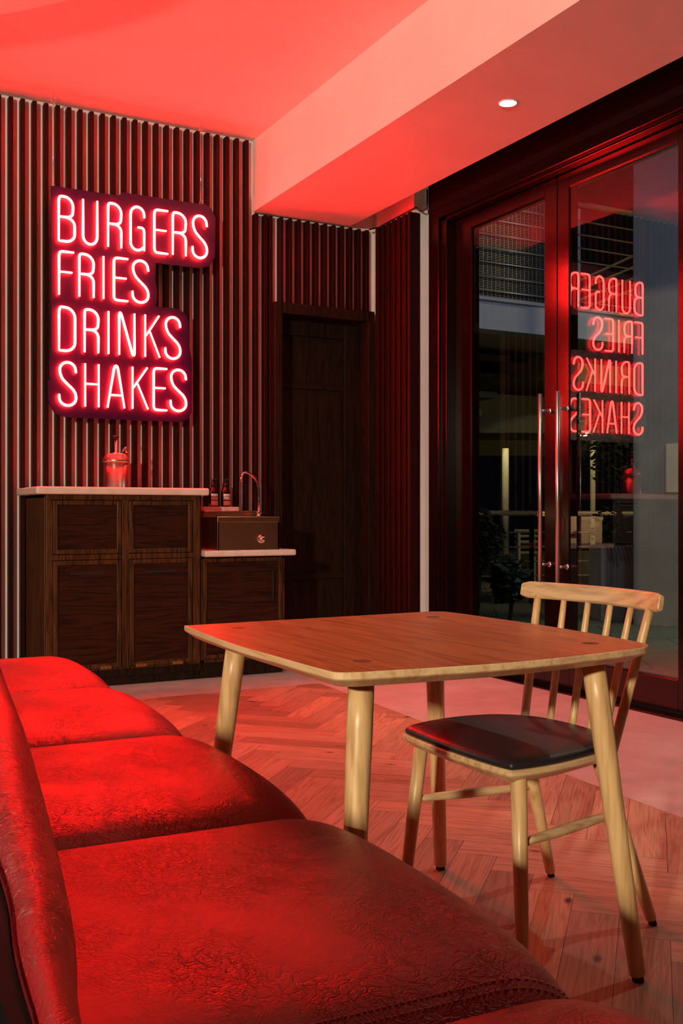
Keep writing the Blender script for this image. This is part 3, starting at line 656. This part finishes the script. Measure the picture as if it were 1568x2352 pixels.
for f in bm.faces:
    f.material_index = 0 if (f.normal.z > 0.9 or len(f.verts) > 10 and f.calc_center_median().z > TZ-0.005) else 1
tt = link('tabletop', bm, [M['oak_top_shaded'], M['oak_edge_lit']], tab)
feet = [((0.940, 1.73), (1, 1)), ((1.684, 1.73), (-1, 1)), ((0.952, 2.55), (1, -1)), ((1.700, 2.551), (-1, -1))]
for (fx, fy), (dx, dy) in feet:
    top = Vector((fx+0.072*dx, fy+0.072*dy, TZ-0.022)); ft = Vector((fx, fy, 0.0))
    ax = (top-ft)
    def P(t): return ft + ax*t - TC
    bm = T([P(0.018), P(0.022), P(0.5), P(0.85), P(1.0)], [0.0165, 0.0185, 0.0235, 0.0265, 0.0265], n=24)
    lg = link('leg', bm, M['oak'], tab, smooth=True)
    bm = T([P(0.0), P(0.019)], 0.0135, n=18); link('foot_pad', bm, M['rubber'], lg)
    bm = bmesh.new(); tp = ft+ax*1.03
    bm.faces.new([bm.verts.new((tp.x-TC.x+0.019*math.cos(k*PI/10), tp.y-TC.y+0.019*math.sin(k*PI/10), TZ+0.0004)) for k in range(20)])
    link('leg_tenon', bm, M['knot'], tt)

# ------------------------------------------------------------------ chair
CC = Vector((1.66, 2.15, 0))
ch = empty('dining_chair', CC, 'light oak spindle back chair with black leather seat pushed to the table', 'chair')
ZS = 0.462
so = [(1.47, 2.375), (1.57, 2.408), (1.69, 2.415), (1.79, 2.385), (1.865, 2.30), (1.89, 2.16), (1.875, 2.04), (1.815, 1.955), (1.70, 1.915), (1.58, 1.893), (1.475, 1.893), (1.452, 1.915), (1.440, 2.02), (1.437, 2.14), (1.443, 2.26), (1.452, 2.350)]
sp = catmull([(x, y, 0) for x, y in so], 5)
def ins2(pts, d, z, c=CC):
    out = []
    for p in pts:
        v = Vector((c.x-p.x, c.y-p.y, 0)); q = p + v.normalized()*d
        out.append((q.x-c.x, q.y-c.y, z))
    return out
bm = bmesh.new(); ring_loft(bm, [ins2(sp, 0.03, ZS-0.034), ins2(sp, 0.003, ZS-0.016), ins2(sp, 0, ZS-0.012), ins2(sp, 0, ZS-0.003), ins2(sp, 0.003, ZS)])
link('seat', bm, M['oakx'], ch)
bm = bmesh.new(); ctr = Vector((1.66, 2.15, 0))
rings = [ins2(sp, 0.010, ZS)]
for d_, z_ in ((0.006, ZS+0.006), (0.010, ZS+0.014), (0.020, ZS+0.020)): rings.append(ins2(sp, d_, z_))
base = [Vector((p[0]+CC.x, p[1]+CC.y, 0)) for p in rings[-1]]
for s_, z_ in ((0.8, ZS+0.024), (0.5, ZS+0.0255), (0.2, ZS+0.0265)): rings.append([((ctr.x+(p.x-ctr.x)*s_)-CC.x, (ctr.y+(p.y-ctr.y)*s_)-CC.y, z_) for p in base])
ring_loft(bm, rings); link('seat_pad', bm, M['black'], ch, smooth=True)
def cl(name, a, b, ra, rb, mat='oak', n=20, parent=None, mid=None):
    a, b = Vector(a)-CC, Vector(b)-CC; pts = [a, (a+b)/2, b]; rr = [ra, mid or (ra+rb)/2, rb]
    pts = [a.lerp(b, i/8) for i in range(9)]; rr = [ra+(rb-ra)*i/8 + ((mid-(ra+rb)/2)*math.sin(PI*i/8) if mid else 0) for i in range(9)]
    return link(name, T(pts, rr, n=n), M[mat], parent or ch, smooth=True)
zt = ZS-0.025
legs = {'FR': ((1.486, 1.892, 0.0), (1.50, 1.925, zt)), 'FL': ((1.462, 2.375, 0.0), (1.495, 2.335, zt)), 'RR': ((1.948, 1.949, 0), (1.825, 2.02, zt)), 'RL': ((1.950, 2.351, 0), (1.79, 2.275, zt))}
for k_, (a, b) in legs.items():
    a, b = Vector(a), Vector(b); ax = b-a
    pts = [a+ax*0.03-CC, a+ax*0.04-CC, a+ax*0.5-CC, b-CC]
    lg = link('leg', T(pts, [0.0125, 0.0145, 0.0175, 0.0195], n=20), M['oak'], ch, smooth=True)
    link('foot_pad', T([a-CC, a+ax*0.032-CC], 0.0105, n=16), M['rubber'], lg)
def onleg(k_, z):
    a, b = [Vector(v) for v in legs[k_]]; return a + (b-a)*(z/b.z)
cl('stretcher', onleg('FR', 0.285), onleg('RR', 0.285), 0.008, 0.008, 'oakx', mid=0.013)
cl('stretcher', onleg('FL', 0.285), onleg('RL', 0.285), 0.008, 0.008, 'oakx', mid=0.013)
# spindles and the curved top rail
ys_t = [2.372, 2.283, 2.195, 2.107, 2.018, 1.930]; ys_s = [2.328, 2.257, 2.185, 2.114, 2.043, 1.971]
xc_t = lambda y: 1.905 + 0.048*(1-((y-2.151)/0.262)**2)
xc_s = lambda y: 1.832 + 0.052*(1-((y-2.15)/0.18)**2)
for i in range(6):
    yt_, ys_ = ys_t[i], ys_s[i]; out = i in (0, 5)
    cl('spindle', (xc_s(ys_), ys_, ZS-0.01), (xc_t(yt_), yt_, 0.812), 0.0120 if out else 0.0095, 0.0105 if out else 0.0080, 'oak', n=16, mid=0.0125 if out else 0.0105)
bm = bmesh.new(); rings = []; n_ = 24
for i in range(n_+1):
    y = 2.425 - (2.425-1.878)*i/n_; t = (y-2.151)/0.274
    x = 1.905 + 0.048*(1-min(1.1, t*t)); th_ = 0.0095; e_ = max(0.0, (abs(t)-0.93)/0.07)
    hh = 0.0245 - 0.006*e_**2; zc = 0.828; ang = 0.18
    up_ = Vector((math.sin(ang), 0, math.cos(ang))); nr = Vector((math.cos(ang), 0, -math.sin(ang)))
    c = Vector((x, y, zc)); r_ = 0.35
    sec = [(-1, -0.75), (-0.6, -1), (0.6, -1), (1, -0.75), (1, 0.75), (0.6, 1), (-0.6, 1), (-1, 0.75)]
    rings.append([c + nr*(a*th_) + up_*(b*hh) - CC for a, b in sec])
ring_loft(bm, rings); link('top_rail', bm, wood('light oak top rail', (0.42, 0.27, 0.12), (0.66, 0.47, 0.25), 'Y', 0.36, 0.7, 0.08), ch, bevel=0.004, seg=3)

# ------------------------------------------------------------------ red leather banquette
BR = math.radians(-2.0)
bo = Vector((0.935, 1.045, 0))
bq = empty('banquette', bo, 'long red leather banquette with puffy seat panels and a low padded back', 'bench', rz=BR)
LS = 0.826
RX, RZ, XR_ = 0.145, 0.088, -0.139
def lip(vv):
    a = abs(2*vv-1); return (1-a**4.2)**(1/2.3)
def seat_pt(xp, vv, ze=0.480):
    """xp < 0 on the flat, 0..1 along the roll over the front edge (to 112 degrees)"""
    fy = lip(vv); zt = 0.395 + (ze-0.395)*fy + 0.010*math.sin(PI*vv)
    if xp < 0: return XR_+xp, zt
    a = xp*math.radians(112)
    return XR_ + RX*math.sin(a) - 0.010*(1-fy)*xp, zt - RZ*(1-math.cos(a))
def cushion(y0, y1, ze):
    """one seat panel: rounded at its seams and rolled over the front edge"""
    bm = bmesh.new(); nx, ny = 40, 40; grid = []
    xs = [-0.62+0.62*i/nx for i in range(nx)] + [i/22 for i in range(23)]
    for xp in xs:
        row = []
        for j in range(ny+1):
            vv = 0.5-0.5*math.cos(PI*j/ny); y = y0+(y1-y0)*vv
            x, z = seat_pt(xp, vv, ze); row.append(bm.verts.new((x, y, z)))
        grid.append(row)
    nx = len(xs)-1
    for i in range(nx):
        for j in range(ny): bm.faces.new((grid[i][j], grid[i+1][j], grid[i+1][j+1], grid[i][j+1]))
    for r_ in ([grid[i][0] for i in range(nx+1)], [grid[i][ny] for i in range(nx, -1, -1)], [grid[nx][j] for j in range(ny+1)], [grid[0][j] for j in range(ny, -1, -1)]):
        lo_ = [bm.verts.new((min(v.co.x, -0.025), v.co.y, 0.28)) for v in r_]
        for a, b, c, d in zip(r_, r_[1:], lo_[1:], lo_): bm.faces.new((a, b, c, d))
    return bm
for k_ in range(-2, 4):
    y0 = k_*LS if True else 0; y1 = y0+LS
    cu = link('seat_cushion', cushion(y0+0.001, y1-0.001, 0.480), M['red'], bq, smooth=True)
    if k_ in (0, 3):
        bm = bmesh.new()      # two rows of stitches along the near edge of the panel
        for off in (0.022, 0.033):
            for q_ in range(70):
                d0 = -0.50+q_*0.0088; xp = d0 if d0 < 0 else d0/0.18
                if xp > 0.62: continue
                x, z = seat_pt(xp, off/LS); x2, z2 = seat_pt(xp+(0.0045 if xp < 0 else 0.025), off/LS)
                tube(bm, [(x, y0+off, z+0.0006), (x2, y0+off, z2+0.0010)], 0.0011, n=5)
        link('stitching', bm, M['thread'], cu)
link('bench_base', B((-0.76, -0.02, -1.6, 3.30, 0.06, 0.30), (-0.74, -0.06, -1.58, 3.28, 0.0, 0.06)), M['dark'], bq)
# the low back: path in plan, section rolled over its top
inv = bq.matrix_basis.inverted() if False else (Matrix.Translation(bo) @ Matrix.Rotation(BR, 4, 'Z')).inverted()
sil = [(0.125, 0.30), (0.152, 0.52), (0.187, 0.749), (0.216, 0.88), (0.237, 1.0), (0.263, 1.166), (0.294, 1.375), (0.344, 1.73), (0.403, 2.21), (0.448, 2.564), (0.490, 2.95), (0.52, 3.3)]
sec = [(-0.030, 0.40), (-0.020, 0.50), (-0.008, 0.60), (-0.001, 0.65), (0.0, 0.68), (-0.003, 0.702), (-0.009, 0.720), (-0.017, 0.732), (-0.027, 0.737), (-0.036, 0.733), (-0.042, 0.720), (-0.043, 0.70), (-0.043, 0.40)]
cs = catmull([(x, z, 0) for x, z in sec], 3)
def smooth_path(P, n=6):
    P = [Vector((*p, 0)) for p in P]; out = []
    for i in range(len(P)-1):
        p0, p1, p2, p3 = P[max(i-1, 0)], P[i], P[i+1], P[min(i+2, len(P)-1)]
        for k in range(n):
            t = k/n; out.append(0.5*((2*p1)+(p2-p0)*t+(2*p0-5*p1+4*p2-p3)*t*t+(3*p1-p0-3*p2+p3)*t**3))
    return out+[P[-1]]
path = smooth_path(sil)
def sweep(sect, pth, closed=True, ends=None):
    rings = []
    for i, p in enumerate(pth):
        ws = min(2.0, max(0.8, 0.8+(p.y-0.66)*2.14))
        t = (pth[min(i+1, len(pth)-1)]-pth[max(i-1, 0)]).normalized(); nn = Vector((t.y, -t.x, 0))
        rings.append([inv @ Vector((p.x+nn.x*a*ws, p.y+nn.y*a*ws, z)) for a, z in sect])
    bm = bmesh.new(); ring_loft(bm, rings, True, closed); return bm
link('backrest', sweep([(p.x, p.y) for p in cs], path), M['red'], bq, smooth=True)
link('back_board', sweep([(-0.0445, 0.0), (-0.0445, 0.722), (-0.060, 0.722), (-0.060, 0.62), (-0.32, 0.62), (-0.32, 0.0)], path), M['fascia'], bq)

# ------------------------------------------------------------------ outside, seen through the glass
tag(link('paving', B((4.17, 40, -4, 40, -0.05, -0.004)), M['paving']), kind='structure')
# balcony deck edge with railing
YBAL = 8.13
bz = at(1320, 715, 'Y', YBAL).z; bzb = at(1320, 775, 'Y', YBAL).z
bx_ = lambda px: at(px, 700, 'Y', YBAL).x
bal = empty('balcony', (7.0, YBAL, bzb), 'upper balcony with pale steel edge beam and galvanised railing outside the glass door', 'balcony')
bo_ = bal.location
X0b, X1b = bx_(1040), bx_(1500)
bm = B((X0b, X1b, YBAL, YBAL+0.04, bzb, bz), (X0b, X1b, YBAL-0.05, YBAL+0.04, bz, bz+0.03), (X0b, X1b, YBAL-0.02, YBAL+0.2, bzb-0.012, bzb))
link('edge_beam', rel(bm, bo_), M['steelblue'], bal)
link('deck', rel(B((X0b, X1b, YBAL+0.04, YBAL+3.0, bz-0.15, bz)), bo_), M['cream'], bal)
rz_top = at(1320, 467, 'Y', YBAL).z
bm = T([(X0b, YBAL, rz_top), (X1b, YBAL, rz_top)], 0.03, n=12); link('handrail', rel(bm, bo_), M['rail'], bal, smooth=True)
ysr = [500+34.8*0, 521, 548, 575, 602, 631, 660, 689]
for k_ in range(7):
    z = bz + (rz_top-bz)*(k_+0.75)/8.0
    link('rail_bar', rel(T([(X0b, YBAL, z), (X1b, YBAL, z)], 0.009, n=8), bo_), M['rail'], bal, smooth=True)
for px in (1328, 1072):
    x = bx_(px); link('rail_post', rel(B((x-0.045, x-0.010, YBAL+0.02, YBAL+0.05, bz-0.2, rz_top), (x+0.010, x+0.045, YBAL+0.02, YBAL+0.05, bz-0.2, rz_top-0.04)), bo_), M['steelblue'], bal)
bm = bmesh.new(); x = bx_(1094)
xe = bx_(1318)
while x < xe:
    box(bm, x, x+0.004, YBAL+0.03, YBAL+0.034, bz, rz_top-0.02); x += 0.05
z = bz+0.01
while z < rz_top-0.02:
    box(bm, bx_(1094), xe, YBAL+0.034, YBAL+0.037, z, z+0.0035); z += 0.016
link('wire_mesh', rel(bm, bo_), M['mesh'], bal)
link('end_post', rel(B((bx_(1081)-0.02, bx_(1094), YBAL+0.10, YBAL+0.16, bz, rz_top+0.1)), bo_), M['cream'], bal)
# cross rails of the stair balustrade on the balcony
bm = bmesh.new()
for k_ in range(4):
    a = at(1318, 650+22*k_, 'Y', YBAL+0.9); b = at(1460, 585+26*k_, 'Y', YBAL+0.9); tube(bm, [a, b], 0.016, n=8)
link('stair_rail', rel(bm, bo_), M['rail'], bal)

# concrete pier
PD = 9.84
a = far(1453, 1180, PD); b = far(1640, 1180, PD-0.35)
dirv = Vector((b.x-a.x, b.y-a.y, 0)).normalized(); nv = Vector((-dirv.y, dirv.x, 0))
if nv.dot(FW) < 0: nv = -nv
L_ = (Vector((b.x, b.y, 0))-Vector((a.x, a.y, 0))).length
bm = bmesh.new(); p0 = Vector((a.x, a.y, 0)); p1 = p0+dirv*L_; p2 = p1+nv*0.5; p3 = p0+nv*0.5
ring_loft(bm, [[(p.x-p0.x, p.y-p0.y, z) for p in (p0, p1, p2, p3)] for z in (-0.02, 6.0)])
pier = link('concrete_pier', bm, M['concrete'], bevel=0.01); pier.location = p0
tag(pier, 'tall grey concrete pier standing outside the right pane of the glass door', 'pier')
# panel added on the pier, standing in for a tiled reflection in the glass
qa, qb = far(1529, 1020, 9.70), far(1529, 1131, 9.70)
tp = p0 + dirv*((Vector((qa.x, qa.y, 0))-p0).dot(dirv)) - nv*0.032; e1 = dirv*0.5
bm = bmesh.new(); ring_loft(bm, [[(p.x-tp.x, p.y-tp.y, z-qb.z) for p in (tp, tp+e1, tp+e1+nv*0.03, tp+nv*0.03)] for z in (qb.z, qa.z)])
tl = link('reflection_panel', bm, M['reflected_tile']); tl.location = (tp.x, tp.y, qb.z)
tag(tl, 'beige tiled panel on the grey concrete pier, standing in for a reflection in the glass', 'reflection panel')
# grey planter beside it
a = far(1380, 1255, 10.1); b = far(1452, 1255, 10.1)
d_ = Vector((b.x-a.x, b.y-a.y, 0)); nv2 = Vector((-d_.y, d_.x, 0)).normalized()
if nv2.dot(FW) < 0: nv2 = -nv2
pc = Vector((a.x, a.y, 0)); zt_ = a.z
planter = empty('planter', pc, 'grey box planter with trailing plants next to the concrete pier', 'planter')
bm = bmesh.new(); q = [Vector((0, 0, 0)), d_, d_+nv2*0.5, nv2*0.5]
ring_loft(bm, [[(p.x, p.y, z) for p in q] for z in (0, zt_)]); link('planter_box', bm, M['concrete'], planter)
def foliage(bm, c, r, n, s, seed):
    rnd = random.Random(seed)
    for _ in range(n):
        v = Vector((rnd.gauss(0, 1), rnd.gauss(0, 1), rnd.gauss(0, 1))).normalized()*rnd.uniform(0.3, 1)
        p = Vector(c)+Vector((v.x*r[0], v.y*r[1], v.z*r[2]))
        d1 = Vector((rnd.gauss(0, 1), rnd.gauss(0, 1), rnd.gauss(0, .6))).normalized(); d2 = d1.orthogonal().normalized()
        L1 = s*rnd.uniform(.6, 1.3); W1 = L1*.28
        bm.faces.new([bm.verts.new(q) for q in (p-d1*L1/2, p+d2*W1, p+d1*L1/2, p-d2*W1)])
bm = bmesh.new(); foliage(bm, (d_.x/2+nv2.x*.25, d_.y/2+nv2.y*.25, zt_+0.16), (0.22, 0.22, 0.25), 420, 0.07, 3)
for k_ in range(7):
    s0 = d_*(0.15+0.12*k_) - nv2*0.01; pts_ = [s0+Vector((0, 0, zt_+0.02)), s0-nv2*0.03+Vector((0.02, 0, zt_-0.06)), s0-nv2*0.03+Vector((0.05, 0, zt_-0.14-0.03*(k_ % 3)))]
    tube(bm, pts_, 0.004, n=5)
link('foliage', bm, M['leaf'], planter)

# fence with a wooden handrail across the terrace
FD = 12.0
fa, fb = far(1060, 1178, FD), far(1453, 1180, FD+0.4)
fence = empty('terrace_fence', (fa.x, fa.y, 0), 'terrace railing with wooden handrail and thin steel bars in the dark outside', 'railing')
fo = fence.location
bm = bmesh.new(); tube(bm, [fa, fb], 0.03, n=8); link('handrail', rel(bm, fo), M['oakx'], fence)
for z in (0.15, 0.32, 0.49, 0.66, 0.83):
    bm = T([Vector((fa.x, fa.y, z)), Vector((fb.x, fb.y, z))], 0.010, n=6); link('rail_bar', rel(bm, fo), M['rail'], fence)
for k_ in range(6):
    p = fa.lerp(fb, k_/5); link('rail_post', rel(B((p.x-.02, p.x+.02, p.y-.02, p.y+.02, 0, 1.04)), fo), M['frame'], fence)

# concrete stair seen under the balcony at the left of the left pane
stc = empty('outdoor_stair', (6.3, 9.0, 0), 'open concrete stair climbing in the dark behind the left door pane', 'staircase')
so_ = stc.location; YSx = 9.6
bm = bmesh.new()
A_ = at(1075, 1010, 'Y', YSx); B_ = at(1188, 880, 'Y', YSx)
for k_ in range(5):
    p = A_.lerp(B_, (k_-0.8)/3.2+0.2); box(bm, p.x-1.3, p.x, YSx, YSx+1.2, p.z+0.10, p.z+0.17)
link('tread', rel(bm, so_), M['stair'], stc)
bm = bmesh.new(); n0 = Vector((-0.12, 0, 0.14)); A2 = A_-(B_-A_)*0.8
ring_loft(bm, [[A2+Vector((0, y, 0)), B_+Vector((0, y, 0)), B_+Vector((0, y, 0.22)), A2+Vector((0, y, 0.22))] for y in (YSx+0.3, YSx+0.5)])
link('stringer', rel(bm, so_), M['stair'], stc)
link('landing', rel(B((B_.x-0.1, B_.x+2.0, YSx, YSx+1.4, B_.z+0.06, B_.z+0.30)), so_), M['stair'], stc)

# lit pillars and far facade
def pillar(px0, px1, depth, ztop, label, col='cream'):
    a, b = far(px0, 1100, depth), far(px1, 1100, depth); c = (a+b)/2; r = (b-a).length/2
    bm = bmesh.new(); lathe(bm, [(r, 0), (r, ztop)], n=20)
    o_ = link('pillar', bm, M[col], smooth=True); o_.location = (c.x, c.y, 0); tag(o_, label, 'pillar'); return c
c1 = pillar(1153, 1168, 15.0, far(1160, 1030, 15).z, 'pale pillar lit from above, seen far off through the left door pane')
c2 = pillar(1355, 1367, 15.0, far(1360, 1003, 15).z, 'pale pillar lit from above, seen far off through the right door pane')
for c, pw in ((c1, 26), (c2, 12)):
    v = (Vector((c.x, c.y, 0))-Vector((0, 0, 0))).normalized()
    light('assumed_pillar_light', 'SPOT', (c.x-v.x*0.5+0.1, c.y-v.y*0.5, 2.45), (c.x, c.y, 1.2), pw, (1.0, 0.86, 0.45), 0.05, 60, 0.7)  # assumed spots for the lit pillars, sources unseen
fc = far(1200, 1180, 17.5)
bm = bmesh.new(); d3 = RT*6; v0 = fc-RT*3
for z0, z1, off in ((0.0, 0.42, 0), (2.0, 3.2, -0.6)):
    box_pts = [v0+FW*off, v0+d3+FW*off, v0+d3+FW*(0.4+off), v0+FW*(0.4+off)]
    ring_loft(bm, [[(p.x-fc.x, p.y-fc.y, z) for p in box_pts] for z in (z0, z1)])
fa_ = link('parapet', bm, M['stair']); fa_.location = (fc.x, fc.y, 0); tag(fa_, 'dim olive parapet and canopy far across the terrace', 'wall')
# slatted bench far off
bb = far(1208, 1250, 14.0); bn = empty('garden_bench', (bb.x, bb.y, 0), 'pale slatted bench far across the dark terrace', 'bench')
for k_ in range(5):
    z = 0.52+0.075*k_; a = far(1181, 1250, 14.0); b = far(1235, 1250, 14.0)
    bm = T([Vector((a.x, a.y, z)), Vector((b.x, b.y, z))], 0.02, n=6); link('back_slat', rel(bm, bn.location), M['cream'], bn)
link('bench_leg', B((-0.15, -0.11, -0.02, 0.02, 0, 0.82)), M['cream'], bn); link('bench_leg', B((0.11, 0.15, -0.02, 0.02, 0, 0.82)), M['cream'], bn)
# shrubs
for i, (px, py, dep, r, lab) in enumerate(((1098, 1240, 11.4, 0.30, 'dark leafy shrub outside, by the left frame of the glass door'), (1170, 1330, 9.9, 0.20, 'low dark shrub outside, behind the middle of the left pane'), (1415, 1010, 11.4, 0.45, 'dark leaves of a tree hanging beside the concrete pier'))):
    c = far(px, py, dep); sh = empty('shrub', (c.x, c.y, 0), lab, 'shrub')
    bm = bmesh.new(); foliage(bm, (0, 0, c.z), (r, r, r*1.2), 900, 0.10, 20+i); link('foliage', bm, M['leaf'], sh)
    link('stem', T([(0, 0, 0), (0.03, 0, c.z*0.6), (0, 0.02, c.z)], 0.02, n=6), M['leaf'], sh)
# ceiling lamp outside
lc_ = far(1343, 1001, 13.0)
bm = bmesh.new(); lathe(bm, [(0.055, 0.0), (0.055, 0.03)], n=20); ol = link('outdoor_lamp', bm, emit('outdoor lamp glow', (6, 5, 2.6))); ol.location = lc_
tag(ol, 'small round lamp glowing outside behind the right door pane', 'light')
# soffit the lamp is set in
bm = bmesh.new(); q = [lc_-RT*1.5-FW*.1, lc_+RT*0.9-FW*.1, lc_+RT*0.9+FW*1.2, lc_-RT*1.5+FW*1.2]
ring_loft(bm, [[(p.x-lc_.x, p.y-lc_.y, z) for p in q] for z in (0.03, 0.25)])
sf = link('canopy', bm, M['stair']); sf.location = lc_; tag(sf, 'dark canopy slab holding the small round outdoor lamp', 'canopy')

# unseen outdoor lights added to brighten the balcony, paving and pier
light('added_terrace_light', 'AREA', (9.5, 4.2, 5.5), (8.0, 8.5, 2.8), 45, (1.0, 0.80, 0.42), 0.5)
light('added_terrace_light', 'AREA', (6.0, 5.0, 3.6), (6.9, 7.6, 2.6), 16, (0.55, 0.72, 1.0), 0.5)
light('added_terrace_light', 'AREA', (8.6, 6.4, 3.4), (8.2, 7.6, 0.0), 8, (0.9, 0.95, 0.6), 0.3)
light('added_terrace_light', 'SPOT', (7.4, 6.5, 2.8), (6.2, 6.8, 0.0), 40, (0.35, 0.95, 0.75), 0.1, 70, 0.8)
light('added_terrace_light', 'SPOT', (6.2, 3.2, 4.6), (8.6, 5.0, 3.0), 130, (1.0, 0.93, 0.80), 0.2, 60, 0.9)
